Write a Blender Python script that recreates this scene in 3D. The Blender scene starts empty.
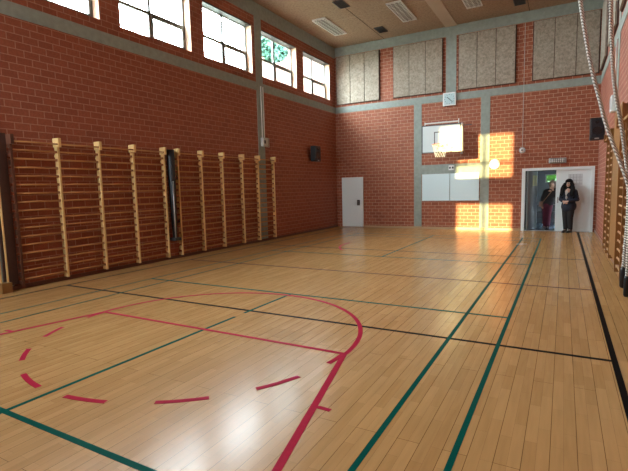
import bpy, bmesh, math, random
from mathutils import Vector, Matrix
PI = math.pi
random.seed(7)
SC = bpy.context.scene
COL = SC.collection

# ------------------------------------------------------------------ camera
W, D, ZC = 9.096, 16.64, 7.14        # room width, far wall, ceiling
YR = -1.34                           # rear wall behind the camera
f_px, yaw, pit, rol = 445.69, -0.51044, -0.10509, -0.024605
F = Vector((math.sin(yaw)*math.cos(pit), math.cos(yaw)*math.cos(pit), math.sin(pit)))
Rv = F.cross(Vector((0, 0, 1))).normalized()
Uv = Rv.cross(F)
R2 = Rv*math.cos(rol) + Uv*math.sin(rol)
U2 = -Rv*math.sin(rol) + Uv*math.cos(rol)
cam = bpy.data.cameras.new('camera')
cam.sensor_fit = 'HORIZONTAL'; cam.sensor_width = 36.0
cam.lens = 36.0*f_px/628.0
cam.clip_end = 500
camo = bpy.data.objects.new('camera', cam); COL.objects.link(camo)
M = Matrix((R2, U2, -F)).transposed().to_4x4()
M.translation = Vector((8.1753, 0, 1.6))
camo.matrix_world = M
SC.camera = camo

# ------------------------------------------------------------------ light and exposure
SKY_STRENGTH = 9.0
SUN_STRENGTH = 3.7
world = bpy.data.worlds.new('sky'); SC.world = world; world.use_nodes = True
bg = world.node_tree.nodes['Background']
bg.inputs[0].default_value = (0.85, 0.93, 1.0, 1); bg.inputs[1].default_value = SKY_STRENGTH
sun = bpy.data.lights.new('sun', 'SUN'); sun.energy = SUN_STRENGTH; sun.angle = math.radians(0.55)
sun.color = (1.0, 0.74, 0.34)
suno = bpy.data.objects.new('sun', sun); COL.objects.link(suno)
SUN_DIR = Vector((0.2585, 1.0, -0.172)).normalized()
suno.rotation_euler = SUN_DIR.to_track_quat('-Z', 'Y').to_euler()
def portal(loc, rot, sx, sy):
    l = bpy.data.lights.new('window_daylight', 'AREA'); l.shape = 'RECTANGLE'; l.size = sx; l.size_y = sy
    l.cycles.is_portal = True
    o = bpy.data.objects.new('window_daylight', l); COL.objects.link(o); o.location = loc; o.rotation_euler = rot
WZ0, WZ1 = 5.05, 6.45
LWIN = [(-1.02, 1.04), (1.50, 3.56), (4.03, 6.09), (6.56, 8.62), (9.07, 11.13), (11.60, 13.66), (14.12, 16.17)]
for a, b in LWIN:
    portal((-0.33, (a+b)/2, (WZ0+WZ1)/2), (0, -PI/2, 0), WZ1-WZ0, b-a)
RWIN = [(0.08, 1.98, 4.94, 6.46), (0.08, 1.98, 2.92, 4.06)]
for x0, x1, z0, z1 in RWIN:
    portal(((x0+x1)/2, YR-0.33, (z0+z1)/2), (PI/2, 0, 0), x1-x0, z1-z0)
SC.view_settings.view_transform = 'Standard'
SC.view_settings.look = 'None'
SC.view_settings.gamma = 1.0
SC.view_settings.use_curve_mapping = False
SC.view_settings.exposure = 2.48
SC.cycles.use_denoising = True
SC.cycles.use_light_tree = False
SC.cycles.diffuse_bounces = 6
SC.cycles.max_bounces = 12
SC.cycles.sample_clamp_indirect = 8.0

# ------------------------------------------------------------------ materials
def newmat(name):
    m = bpy.data.materials.new(name); m.use_nodes = True
    return m, m.node_tree.nodes, m.node_tree.links, m.node_tree.nodes['Principled BSDF']
def plain(name, col, rough=0.5, metal=0.0, noise=0.0, scale=20.0, bump=0.0, spec=0.5, coat=0.0):
    m, N, L, P = newmat(name)
    P.inputs['Base Color'].default_value = (*col, 1); P.inputs['Roughness'].default_value = rough
    P.inputs['Metallic'].default_value = metal; P.inputs['Specular IOR Level'].default_value = spec
    P.inputs['Coat Weight'].default_value = coat
    tc = N.new('ShaderNodeTexCoord')
    nz = N.new('ShaderNodeTexNoise'); nz.inputs['Scale'].default_value = scale; nz.inputs['Detail'].default_value = 4
    L.new(tc.outputs['Object'], nz.inputs['Vector'])
    if noise > 0:
        mx = N.new('ShaderNodeMix'); mx.data_type = 'RGBA'
        mx.inputs[6].default_value = (*[c*(1-noise) for c in col], 1)
        mx.inputs[7].default_value = (*[min(1, c*(1+noise)) for c in col], 1)
        L.new(nz.outputs['Fac'], mx.inputs[0]); L.new(mx.outputs[2], P.inputs['Base Color'])
    if bump > 0:
        b = N.new('ShaderNodeBump'); b.inputs['Strength'].default_value = bump; b.inputs['Distance'].default_value = 0.01
        L.new(nz.outputs['Fac'], b.inputs['Height']); L.new(b.outputs[0], P.inputs['Normal'])
    return m
def swizzle(N, L, a, b):
    tc = N.new('ShaderNodeTexCoord'); s = N.new('ShaderNodeSeparateXYZ'); c = N.new('ShaderNodeCombineXYZ')
    L.new(tc.outputs['Object'], s.inputs[0])
    L.new(s.outputs[a], c.inputs[0]); L.new(s.outputs[b], c.inputs[1])
    return tc, c
def brick(name, ax, c1=(0.35, 0.105, 0.052), c2=(0.27, 0.076, 0.038), mo=(0.55, 0.33, 0.22)):
    m, N, L, P = newmat(name)
    tc, c = swizzle(N, L, ax, 2)
    t = N.new('ShaderNodeTexBrick'); L.new(c.outputs[0], t.inputs['Vector'])
    t.inputs['Color1'].default_value = (*c1, 1); t.inputs['Color2'].default_value = (*c2, 1)
    t.inputs['Mortar'].default_value = (*mo, 1); t.inputs['Scale'].default_value = 1.0
    t.inputs['Mortar Size'].default_value = 0.007; t.inputs['Mortar Smooth'].default_value = 0.15
    t.inputs['Bias'].default_value = 0.0
    t.inputs['Brick Width'].default_value = 0.26; t.inputs['Row Height'].default_value = 0.1235
    nz = N.new('ShaderNodeTexNoise'); nz.inputs['Scale'].default_value = 26; nz.inputs['Detail'].default_value = 5
    L.new(tc.outputs['Object'], nz.inputs['Vector'])
    mp = N.new('ShaderNodeMapRange'); mp.inputs[3].default_value = 0.72; mp.inputs[4].default_value = 1.28
    L.new(nz.outputs['Fac'], mp.inputs[0])
    mx = N.new('ShaderNodeVectorMath'); mx.operation = 'SCALE'
    L.new(t.outputs['Color'], mx.inputs[0]); L.new(mp.outputs[0], mx.inputs['Scale'])
    L.new(mx.outputs[0], P.inputs['Base Color'])
    b = N.new('ShaderNodeBump'); b.inputs['Strength'].default_value = 0.5; b.inputs['Distance'].default_value = 0.006; b.invert = True
    L.new(t.outputs['Fac'], b.inputs['Height']); L.new(b.outputs[0], P.inputs['Normal'])
    P.inputs['Roughness'].default_value = 0.62; P.inputs['Specular IOR Level'].default_value = 0.35
    return m
def floor_mat():
    m, N, L, P = newmat('floor_parquet')
    tc, c = swizzle(N, L, 1, 0)          # strips run along the hall
    def bt(w, h, ms, off):
        t = N.new('ShaderNodeTexBrick'); L.new(c.outputs[0], t.inputs['Vector'])
        t.inputs['Scale'].default_value = 1; t.inputs['Brick Width'].default_value = w; t.inputs['Row Height'].default_value = h
        t.inputs['Mortar Size'].default_value = ms; t.inputs['Mortar Smooth'].default_value = 0.0; t.offset = off
        t.inputs['Bias'].default_value = 0
        return t
    t = bt(0.52, 0.0715, 0.0008, 0.37)
    t.inputs['Color1'].default_value = (0.55, 0.328, 0.130, 1); t.inputs['Color2'].default_value = (0.475, 0.275, 0.104, 1)
    t.inputs['Mortar'].default_value = (0.34, 0.19, 0.08, 1)
    t2 = bt(2.6, 0.143, 0.0017, 0.5)
    t2.inputs['Color1'].default_value = (1, 1, 1, 1); t2.inputs['Color2'].default_value = (0.94, 0.93, 0.92, 1)
    t2.inputs['Mortar'].default_value = (0.30, 0.26, 0.22, 1)
    mp = N.new('ShaderNodeMapping'); mp.inputs['Scale'].default_value = (1.2, 14, 1)
    L.new(c.outputs[0], mp.inputs[0])
    nz = N.new('ShaderNodeTexNoise'); nz.inputs['Scale'].default_value = 2.2; nz.inputs['Detail'].default_value = 6
    L.new(mp.outputs[0], nz.inputs['Vector'])
    mr = N.new('ShaderNodeMapRange'); mr.inputs[3].default_value = 0.82; mr.inputs[4].default_value = 1.16
    L.new(nz.outputs['Fac'], mr.inputs[0])
    m1 = N.new('ShaderNodeVectorMath'); m1.operation = 'MULTIPLY'
    L.new(t.outputs['Color'], m1.inputs[0]); L.new(t2.outputs['Color'], m1.inputs[1])
    m2 = N.new('ShaderNodeVectorMath'); m2.operation = 'SCALE'
    L.new(m1.outputs[0], m2.inputs[0]); L.new(mr.outputs[0], m2.inputs['Scale'])
    L.new(m2.outputs[0], P.inputs['Base Color'])
    b = N.new('ShaderNodeBump'); b.inputs['Strength'].default_value = 0.12; b.inputs['Distance'].default_value = 0.002; b.invert = True
    L.new(t2.outputs['Fac'], b.inputs['Height'])
    b2 = N.new('ShaderNodeBump'); b2.inputs['Strength'].default_value = 0.05; b2.inputs['Distance'].default_value = 0.004
    L.new(nz.outputs['Fac'], b2.inputs['Height']); L.new(b.outputs[0], b2.inputs['Normal'])
    L.new(b2.outputs[0], P.inputs['Normal'])
    P.inputs['Roughness'].default_value = 0.22; P.inputs['Specular IOR Level'].default_value = 0.30
    return m
def woodwool(name, col, dark):
    m, N, L, P = newmat(name)
    tc = N.new('ShaderNodeTexCoord')
    v = N.new('ShaderNodeTexNoise'); v.inputs['Scale'].default_value = 15; v.inputs['Detail'].default_value = 7; v.inputs['Roughness'].default_value = 0.75
    L.new(tc.outputs['Object'], v.inputs['Vector'])
    r = N.new('ShaderNodeMapRange'); r.inputs[1].default_value = 0.36; r.inputs[2].default_value = 0.62
    L.new(v.outputs['Fac'], r.inputs[0])
    mx = N.new('ShaderNodeMix'); mx.data_type = 'RGBA'; mx.inputs[6].default_value = (*dark, 1); mx.inputs[7].default_value = (*col, 1)
    L.new(r.outputs[0], mx.inputs[0]); L.new(mx.outputs[2], P.inputs['Base Color'])
    b = N.new('ShaderNodeBump'); b.inputs['Strength'].default_value = 0.5; b.inputs['Distance'].default_value = 0.008
    L.new(v.outputs['Fac'], b.inputs['Height']); L.new(b.outputs[0], P.inputs['Normal'])
    P.inputs['Roughness'].default_value = 0.95; P.inputs['Specular IOR Level'].default_value = 0.1
    return m
def wood(name, c1, c2, ax=2, rough=0.4):
    m, N, L, P = newmat(name)
    tc = N.new('ShaderNodeTexCoord'); mp = N.new('ShaderNodeMapping')
    sc = [30, 30, 30]; sc[ax] = 2.5; mp.inputs['Scale'].default_value = sc
    L.new(tc.outputs['Object'], mp.inputs[0])
    nz = N.new('ShaderNodeTexNoise'); nz.inputs['Scale'].default_value = 1.5; nz.inputs['Detail'].default_value = 5
    L.new(mp.outputs[0], nz.inputs['Vector'])
    mx = N.new('ShaderNodeMix'); mx.data_type = 'RGBA'; mx.inputs[6].default_value = (*c1, 1); mx.inputs[7].default_value = (*c2, 1)
    L.new(nz.outputs['Fac'], mx.inputs[0]); L.new(mx.outputs[2], P.inputs['Base Color'])
    P.inputs['Roughness'].default_value = rough
    return m
def glass_mat():
    m, N, L, P = newmat('window_glass')
    N.remove(P)
    out = N['Material Output']
    tr = N.new('ShaderNodeBsdfTransparent'); gl = N.new('ShaderNodeBsdfGlossy'); gl.inputs['Roughness'].default_value = 0.02
    tr.inputs[0].default_value = (0.95, 0.98, 0.97, 1)
    lw = N.new('ShaderNodeLayerWeight'); lw.inputs[0].default_value = 0.5
    pw = N.new('ShaderNodeMath'); pw.operation = 'POWER'; pw.inputs[1].default_value = 5.0; L.new(lw.outputs['Facing'], pw.inputs[0])
    fr = N.new('ShaderNodeMath'); fr.operation = 'MULTIPLY_ADD'; fr.inputs[1].default_value = 0.6; fr.inputs[2].default_value = 0.02; L.new(pw.outputs[0], fr.inputs[0])
    mx = N.new('ShaderNodeMixShader'); L.new(fr.outputs[0], mx.inputs[0]); L.new(tr.outputs[0], mx.inputs[1]); L.new(gl.outputs[0], mx.inputs[2])
    L.new(mx.outputs[0], out.inputs[0])
    return m
def rope_mat():
    m, N, L, P = newmat('braided_rope')
    tc = N.new('ShaderNodeTexCoord'); ck = N.new('ShaderNodeTexWave')
    ck.wave_type = 'BANDS'; ck.bands_direction = 'DIAGONAL'; ck.inputs['Scale'].default_value = 21
    ck.inputs['Distortion'].default_value = 1.5; ck.inputs['Detail Scale'].default_value = 6
    L.new(tc.outputs['Object'], ck.inputs['Vector'])
    r = N.new('ShaderNodeValToRGB'); r.color_ramp.elements[0].position = 0.35; r.color_ramp.elements[1].position = 0.6
    r.color_ramp.elements[0].color = (0.22, 0.22, 0.20, 1); r.color_ramp.elements[1].color = (0.85, 0.85, 0.80, 1)
    L.new(ck.outputs['Fac'], r.inputs[0]); L.new(r.outputs[0], P.inputs['Base Color'])
    b = N.new('ShaderNodeBump'); b.inputs['Strength'].default_value = 0.5; b.inputs['Distance'].default_value = 0.004
    L.new(ck.outputs['Fac'], b.inputs['Height']); L.new(b.outputs[0], P.inputs['Normal'])
    P.inputs['Roughness'].default_value = 0.85
    return m

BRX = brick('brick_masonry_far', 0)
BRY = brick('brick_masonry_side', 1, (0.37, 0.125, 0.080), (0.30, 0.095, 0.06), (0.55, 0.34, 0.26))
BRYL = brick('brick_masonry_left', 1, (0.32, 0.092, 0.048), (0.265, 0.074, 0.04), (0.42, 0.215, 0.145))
CONC = plain('raw_concrete', (0.285, 0.325, 0.29), 0.8, noise=0.25, scale=9, bump=0.25)
FLOOR = floor_mat()
CEIL = woodwool('ceiling_wood_wool', (0.41, 0.30, 0.215), (0.27, 0.19, 0.13))
PANEL = woodwool('acoustic_panel_fibre', (0.44, 0.385, 0.31), (0.24, 0.205, 0.16))
STRIP = plain('ceiling_cover_strip', (0.46, 0.36, 0.27), 0.7, noise=0.1)
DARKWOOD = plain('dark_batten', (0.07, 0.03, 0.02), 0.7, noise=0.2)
GAP = plain('dark_seam', (0.06, 0.045, 0.03), 0.9, noise=0.2)
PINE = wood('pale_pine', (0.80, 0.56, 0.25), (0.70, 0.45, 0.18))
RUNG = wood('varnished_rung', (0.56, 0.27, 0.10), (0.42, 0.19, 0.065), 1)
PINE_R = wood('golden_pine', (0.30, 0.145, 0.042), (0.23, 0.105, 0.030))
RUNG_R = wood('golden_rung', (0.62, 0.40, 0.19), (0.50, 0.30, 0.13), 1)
STAIN = wood('dark_stained_wood', (0.13, 0.045, 0.024), (0.09, 0.030, 0.017))
WFRAME = plain('window_frame_paint', (0.16, 0.17, 0.155), 0.5, noise=0.1)
REVEAL = plain('window_reveal_board', (0.72, 0.52, 0.36), 0.7, noise=0.12)
GLASS = glass_mat()
PAINT = plain('pale_blue_paint', (0.64, 0.80, 0.84), 0.42, noise=0.03)
DOORW = plain('white_door_paint', (0.80, 0.89, 0.91), 0.4, noise=0.03)
WHITE = plain('white_plastic', (0.80, 0.80, 0.78), 0.45, noise=0.03)
BOARD = plain('backboard_white', (0.66, 0.74, 0.74), 0.4, noise=0.03)
STEEL = plain('galvanised_steel', (0.45, 0.46, 0.46), 0.4, 0.7, noise=0.1)
DSTEEL = plain('dark_steel', (0.07, 0.075, 0.08), 0.45, 0.5, noise=0.1)
BLACK = plain('black_plastic', (0.012, 0.013, 0.016), 0.45, noise=0.3)
BGRILL = plain('speaker_grille', (0.020, 0.024, 0.032), 0.35, 0.3, noise=0.3, scale=200)
LBLACK = plain('black_lacquer', (0.012, 0.011, 0.012), 0.25, noise=0.2)
ORANGE = plain('orange_rim_paint', (0.75, 0.16, 0.05), 0.4, noise=0.05)
NET = plain('white_cord', (0.75, 0.74, 0.70), 0.8, noise=0.05)
ROPE = rope_mat()
def tape(name, col):
    m = plain(name, col, 0.40, noise=0.14, scale=35, spec=0.01)
    return m
GREEN = tape('green_court_paint', (0.003, 0.085, 0.066))
GREY = tape('dark_court_paint', (0.010, 0.009, 0.009))
RED = tape('red_court_paint', (0.42, 0.022, 0.055))
MAROON = tape('maroon_court_paint', (0.075, 0.020, 0.018))
WTAPE = tape('white_tape', (0.75, 0.75, 0.72))

# ------------------------------------------------------------------ helpers
class MB:
    def __init__(s): s.bm = bmesh.new()
    def box(s, x0, x1, y0, y1, z0, z1, rot=None, piv=None):
        if x0 > x1: x0, x1 = x1, x0
        if y0 > y1: y0, y1 = y1, y0
        if z0 > z1: z0, z1 = z1, z0
        v = [s.bm.verts.new((x, y, z)) for z in (z0, z1) for y in (y0, y1) for x in (x0, x1)]
        for q in ((0, 2, 3, 1), (4, 5, 7, 6), (0, 1, 5, 4), (2, 6, 7, 3), (0, 4, 6, 2), (1, 3, 7, 5)):
            s.bm.faces.new([v[i] for i in q])
        if rot is not None: bmesh.ops.rotate(s.bm, verts=v, cent=piv or (0, 0, 0), matrix=rot)
        return s
    def rbox(s, x0, x1, y0, y1, z0, z1, r=0.01, seg=2):
        b = bmesh.new(); t = MB(); t.bm.free(); t.bm = b; t.box(x0, x1, y0, y1, z0, z1)
        bmesh.ops.bevel(b, geom=list(b.edges), offset=r, segments=seg, affect='EDGES', profile=0.5)
        s.merge(b); return s
    def merge(s, b):
        me = bpy.data.meshes.new('tmp'); b.to_mesh(me); b.free(); s.bm.from_mesh(me); bpy.data.meshes.remove(me)
    def tube(s, pts, r, n=10, close=False, cap=True):
        pts = [Vector(p) for p in pts]; m = len(pts); rings = []
        rr = r if isinstance(r, (list, tuple)) else [r]*m
        ref = None
        for i, p in enumerate(pts):
            a = pts[(i-1) % m] if (i > 0 or close) else p
            b = pts[(i+1) % m] if (i < m-1 or close) else p
            t = (b-a).normalized()
            if ref is None:
                ref = t.orthogonal().normalized()
            u = (ref - t*ref.dot(t)).normalized(); ref = u; w = t.cross(u)
            rings.append([s.bm.verts.new(p + (u*math.cos(2*PI*k/n) + w*math.sin(2*PI*k/n))*rr[i]) for k in range(n)])
        for i in range(m if close else m-1):
            A, B = rings[i], rings[(i+1) % m]
            for k in range(n): s.bm.faces.new((A[k], A[(k+1) % n], B[(k+1) % n], B[k]))
        if cap and not close:
            s.bm.faces.new(rings[0][::-1]); s.bm.faces.new(rings[-1])
        return s
    def ball(s, c, r, sc=(1, 1, 1), seg=16, rot=None):
        b = bmesh.new(); bmesh.ops.create_uvsphere(b, u_segments=seg, v_segments=seg//2+2, radius=r)
        bmesh.ops.scale(b, vec=sc, verts=b.verts)
        if rot is not None: bmesh.ops.rotate(b, verts=b.verts, cent=(0, 0, 0), matrix=rot)
        bmesh.ops.translate(b, vec=c, verts=b.verts); s.merge(b); return s
    def limb(s, a, b, ra, rb, n=12):      # tapered capsule
        a, b = Vector(a), Vector(b); t = (b-a); L = t.length; t.normalize()
        pts, rr = [], []
        for k in range(5):
            th = PI/2*(1-k/4.0); pts.append(a - t*ra*math.sin(th)); rr.append(max(0.001, ra*math.cos(th)))
        for k in range(5):
            th = PI/2*(k/4.0); pts.append(b + t*rb*math.sin(th)); rr.append(max(0.001, rb*math.cos(th)))
        s.tube(pts, rr, n); return s
    def build(s, name, mat, parent=None, loc=(0, 0, 0), smooth=False):
        bmesh.ops.recalc_face_normals(s.bm, faces=s.bm.faces)
        me = bpy.data.meshes.new(name); s.bm.to_mesh(me); s.bm.free()
        if smooth:
            for p in me.polygons: p.use_smooth = True
        if mat: me.materials.append(mat)
        o = bpy.data.objects.new(name, me); COL.objects.link(o); o.location = loc
        if parent: o.parent = parent
        return o
def struct(o): o['kind'] = 'structure'; return o
def tag(o, label, cat, group=None):
    o['label'] = label; o['category'] = cat
    if group: o['group'] = group
    return o
def thing(name, label, cat, loc, rz=0, group=None):
    o = bpy.data.objects.new(name, None); COL.objects.link(o); o.empty_display_size = 0.1
    o.location = loc; o.rotation_euler = (0, 0, rz); return tag(o, label, cat, group)
def dup(root, loc, label, rz=None):
    def cp(o, par):
        c = o.copy(); COL.objects.link(c); c.parent = par
        for ch in list(o.children): cp(ch, c)
        return c
    r = cp(root, None); r.location = loc; r['label'] = label
    if rz is not None: r.rotation_euler = (0, 0, rz)
    return r
def lab(o, t): o['label'] = t; return o

# ------------------------------------------------------------------ structure: floor and court lines
fl = struct(MB().box(-0.4, W+0.4, YR-0.35, D, -0.2, 0).build('floor', FLOOR))
LZC = [0.0009]
def line(p0, p1, w, m, label):
    LZC[0] += 0.00006; LZ = LZC[0]
    a, b = Vector((*p0, 0)), Vector((*p1, 0)); t = (b-a).normalized(); n = Vector((-t.y, t.x, 0))*w/2
    mb = MB(); v = [mb.bm.verts.new(q) for q in (a-n, b-n, b+n, a+n)]
    v2 = [mb.bm.verts.new(q.co + Vector((0, 0, LZ))) for q in v]
    mb.bm.faces.new(v2); 
    for i in range(4): mb.bm.faces.new((v[i], v[(i+1) % 4], v2[(i+1) % 4], v2[i]))
    return lab(mb.build('court_line', m, fl), label)
def arc(c, r, a0, a1, w, m, label, n=None):
    LZC[0] += 0.00006; LZ = LZC[0]
    n = n or max(3, int(abs(a1-a0)/3)); mb = MB(); prev = None
    for k in range(n+1):
        a = math.radians(a0+(a1-a0)*k/n); d = Vector((math.cos(a), math.sin(a), 0)); cc = Vector((*c, 0))
        i, o = cc+d*(r-w/2), cc+d*(r+w/2)
        q = [mb.bm.verts.new(i + Vector((0, 0, z))) for z in (0, LZ)] + [mb.bm.verts.new(o + Vector((0, 0, z))) for z in (LZ, 0)]
        if prev:
            for j in range(3): mb.bm.faces.new((prev[j], prev[j+1], q[j+1], q[j]))
        prev = q
    return lab(mb.build('court_line', m, fl), label)
XC = 4.57; YM = 7.65
def both(y): return (y, 2*YM-y)
# black volleyball court
for x in (XC-4.05, XC+4.05): line((x, -1.2), (x, 16.45), 0.05, GREY, 'black long line along the side wall')
for y in (4.64, 10.62): line((XC-4.05, y), (XC+4.05, y), 0.05, GREY, 'black line straight across the hall')
line((XC-4.05, 7.66), (XC+4.05, 7.66), 0.05, MAROON, 'dark maroon half-way line across the hall')
# green badminton court
for x, w in ((XC-3.07, .035), (XC-2.60, .035), (XC+2.60, .039), (XC+3.08, .039)):
    line((x, 0.95), (x, 14.35), w, GREEN, 'green line running down the hall')
for y in both(0.95)+both(1.63)+both(5.67): line((XC-3.08, y), (XC+3.08, y), 0.046, GREEN, 'green line across the hall')
line((XC, 0.95), (XC, 4.33), 0.04, GREEN, 'green centre line, near end')
line((XC, 4.52), (XC, 5.67), 0.04, GREEN, 'green centre line beyond the gap')
line((XC, 9.63), (XC, 14.35), 0.04, GREEN, 'green centre line, far end')
# red basketball keys
yf = 3.77
line((XC-1.82, yf), (XC+1.82, yf), 0.045, RED, 'red free-throw line')
arc((XC, yf), 1.81, 0, 180, 0.05, RED, 'red semicircle over the free-throw line')
yb = 0.17
for q in (1, -1):
    line((XC+q*1.80, yf), (XC+q*(1.80+3.6*0.233), yb), 0.055, RED, 'red slanted side line of the key')
    line((XC+q*2.07, yf-1.04), (XC+q*2.18, yf-1.045), 0.04, RED, 'short red tick beside the key')
for a0, a1 in ((-180, -171), (-158, -146.5), (-134, -122.5), (-109.5, -96), (-84.3, -71.5), (-59, -46), (-34, -21), (-9, 0)):
    arc((XC, yf), 1.79, a0, a1, 0.05, RED, 'red dash of the broken circle')
arc((XC, 11.53), 1.81, 172, 222, 0.05, RED, 'worn red arc near the far left door')
line((7.13, 12.86), (7.37, 12.95), 0.03, WTAPE, 'small white tape mark')

# ------------------------------------------------------------------ structure: walls
T = 0.32
wl = MB()
wl.box(-T, 0, YR-T, D+T, -0.2, WZ0); wl.box(-T, 0, YR-T, D+T, WZ1, ZC+0.1)
ys = [YR-T] + [v for ab in LWIN for v in ab] + [D+T]
for i in range(0, len(ys), 2): wl.box(-T, 0, ys[i], ys[i+1], WZ0, WZ1)
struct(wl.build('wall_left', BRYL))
DX0, DX1, DZ = 6.97, 9.0, 2.07
wf = MB()
wf.box(0, DX0, D, D+T, -0.2, ZC+0.1); wf.box(DX0, DX1, D, D+T, DZ, ZC+0.1); wf.box(DX1, W+T, D, D+T, -0.2, ZC+0.1)
struct(wf.build('wall_far', BRX))
struct(MB().box(W, W+T, YR-T, D, -0.2, ZC+0.1).build('wall_right', BRY))
wr = MB()
wr.box(0, 0.08, YR-T, YR, -0.2, ZC+.1); wr.box(1.98, W, YR-T, YR, -0.2, ZC+.1)
wr.box(0.08, 1.98, YR-T, YR, -0.2, 2.92); wr.box(0.08, 1.98, YR-T, YR, 4.06, 4.94); wr.box(0.08, 1.98, YR-T, YR, 6.46, ZC+.1)
struct(wr.build('wall_rear', BRX))
ce = struct(MB().box(-T, W+T, YR-T, D+T, ZC, ZC+0.3).build('ceiling', CEIL))
# ceiling board joints
for x in (-0.0+2.10, 7.05):
    lab(MB().box(x-0.008, x+0.008, YR, D, ZC-0.004, ZC+0.001).build('board_joint', GAP, ce), 'dark joint between ceiling boards')
for y in (3.2, 6.8, 10.4, 14.0):
    MB().box(0, W, y-0.004, y+0.004, ZC-0.003, ZC+0.001).build('board_joint', STRIP, ce)
lab(MB().box(4.38, 4.78, YR, D, ZC-0.02, ZC).build('cover_strip', STRIP, ce), 'pale strip running along the ceiling')

# concrete band, beams and columns
n = [0]
def trim(x0, x1, y0, y1, z0, z1, m=CONC):
    n[0] += 1
    return struct(MB().box(x0, x1, y0, y1, z0, z1).build('trim_%d' % n[0], m))
e = 0.012
BZ0, BZ1, TZ = 4.59, 4.83, 6.80
trim(0, W, D-e, D, BZ0, BZ1); trim(0, W, D-0.02, D, TZ, ZC)
trim(0, e, YR, D-e, BZ0, BZ1); trim(0, 0.02, YR, D-0.02, 6.74, ZC)
trim(W-e, W, YR, D-e, BZ0, BZ1); trim(W-0.02, W, YR, D-0.02, 6.74, ZC)
for x0, x1 in ((3.24, 3.53), (5.60, 5.90)): trim(x0, x1, D-e, D, 0, BZ0)
trim(4.40, 4.76, D-e, D, BZ1, TZ)
trim(3.53, 5.60, D-e*0.8, D, 2.02, 2.36)
for y in (11.26, 3.70):
    trim(0, e, y, y+0.34, BZ1, 6.74); trim(0, e, y, y+0.34, 0, BZ0)
    trim(W-e, W, y, y+0.34, BZ1, 6.74); trim(W-e, W, y, y+0.34, 0, BZ0)
# skirting
struct(MB().box(1.20, 6.93, D-0.025, D-e, 0, 0.075).build('baseboard_far', wood('skirting_oak', (0.50, 0.33, 0.18), (0.42, 0.27, 0.14), 0)))
struct(MB().box(e, 0.03, YR, D-0.03, 0, 0.07).build('baseboard_left', STAIN))
struct(MB().box(W-0.03, W-e, YR, D-0.03, 0, 0.09).build('baseboard_right', wood('skirting_redwood', (0.36, 0.20, 0.14), (0.30, 0.16, 0.11), 1)))

# ------------------------------------------------------------------ windows
def bar_frame(mb, a0, a1, z0, z1, w, d0, d1, ax):
    def b(p, q, r, s2):
        if ax == 'x': mb.box(d0, d1, p, q, r, s2)
        else: mb.box(p, q, d0, d1, r, s2)
    b(a0, a0+w, z0, z1); b(a1-w, a1, z0, z1); b(a0+w, a1-w, z0, z0+w); b(a0+w, a1-w, z1-w, z1)
def window(i, a0, a1, z0, z1, ax, base):
    s = -1
    d0, d1 = base-0.26, base-0.20
    mb = MB(); bar_frame(mb, a0, a1, z0, z1, 0.055, d0, d1, ax)
    mid = (a0+a1)/2-0.06
    tr = z0 + (z1-z0)*0.44
    if ax == 'x':
        mb.box(d0, d1, mid-0.03, mid+0.03, z0+.05, z1-.05); mb.box(d0, d1, a0+.05, a1-.05, tr-0.03, tr+0.03)
    else:
        mb.box(mid-0.03, mid+0.03, d0, d1, z0+.05, z1-.05); mb.box(a0+.05, a1-.05, d0, d1, tr-0.03, tr+0.03)
    o = struct(mb.build('window_%d' % i, WFRAME))
    sb = MB(); bar_frame(sb, mid+0.03, a1-0.055, z0+0.055, tr-0.03, 0.05, d1-0.03, d1+0.02, ax)
    sb.build('opening_sash', WFRAME, o)
    g = MB(); gm = (d0+d1)/2
    if ax == 'x': g.box(gm-0.003, gm+0.003, a0+0.02, a1-0.02, z0+0.02, z1-0.02)
    else: g.box(a0+0.02, a1-0.02, gm-0.003, gm+0.003, z0+0.02, z1-0.02)
    g.build('window_pane', GLASS, o)
    # plastered side board of the reveal and sill
    if ax == 'x':
        MB().box(d1, base-0.003, a1-0.015, a1-0.001, z0, z1).build('reveal_board', REVEAL, o)
        MB().box(d1, base-0.004, a0, a1, z1-0.04, z1-0.001).build('soffit_shade', DSTEEL, o)  # dark strip stands in for the shade under the lintel
for i, (a, b) in enumerate(LWIN): window(i+1, a, b, WZ0, WZ1, 'x', 0.0)
for j, (x0, x1, z0, z1) in enumerate(RWIN):
    i = len(LWIN)+1+j
    mb = MB(); bar_frame(mb, x0, x1, z0, z1, 0.03, YR-0.26, YR-0.2, 'y')
    mb.box((x0+x1)/2-0.045, (x0+x1)/2+0.045, YR-0.26, YR-0.2, z0+.03, z1-.03)
    if j == 0: mb.box(x0+.03, x1-.03, YR-0.26, YR-0.2, 5.42, 5.50)
    o = struct(mb.build('window_%d' % i, WFRAME))
    MB().box(x0+.02, x1-.02, YR-0.233, YR-0.227, z0+.02, z1-.02).build('window_pane', GLASS, o)

# ------------------------------------------------------------------ acoustic panels
def panel(ax, a0, nb, label, bw=0.605):
    a1 = a0+nb*bw; z0, z1 = 4.93, 6.755
    def bx(mb, p, q, d0, d1, r, s2):
        if ax == 'far': mb.box(p, q, D-d1, D-d0, r, s2)
        else: mb.box(W-d1, W-d0, p, q, r, s2)
        return mb
    loc = ((a0+a1)/2, D-0.03, z0) if ax == 'far' else (W-0.03, (a0+a1)/2, z0)
    t = thing('acoustic_panel', label, 'acoustic panel', loc, group=None)
    L = Vector(loc)
    o = bx(MB(), a0-0.02, a1+0.02, 0.0, 0.035, z0-0.02, z1+0.02).build('batten_frame', DARKWOOD, t, loc=-L)
    for k in range(nb):
        bx(MB(), a0+k*bw+0.009, a0+(k+1)*bw-0.009, 0.035, 0.07, z0, z1).build('fibre_board', PANEL, t, loc=-L)
    return t
panel('far', 0.09, 3, 'grey fibre acoustic panel high on far wall, next to the left corner')
panel('far', 2.47, 3, 'grey fibre acoustic panel high on far wall, left of the clock')
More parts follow.
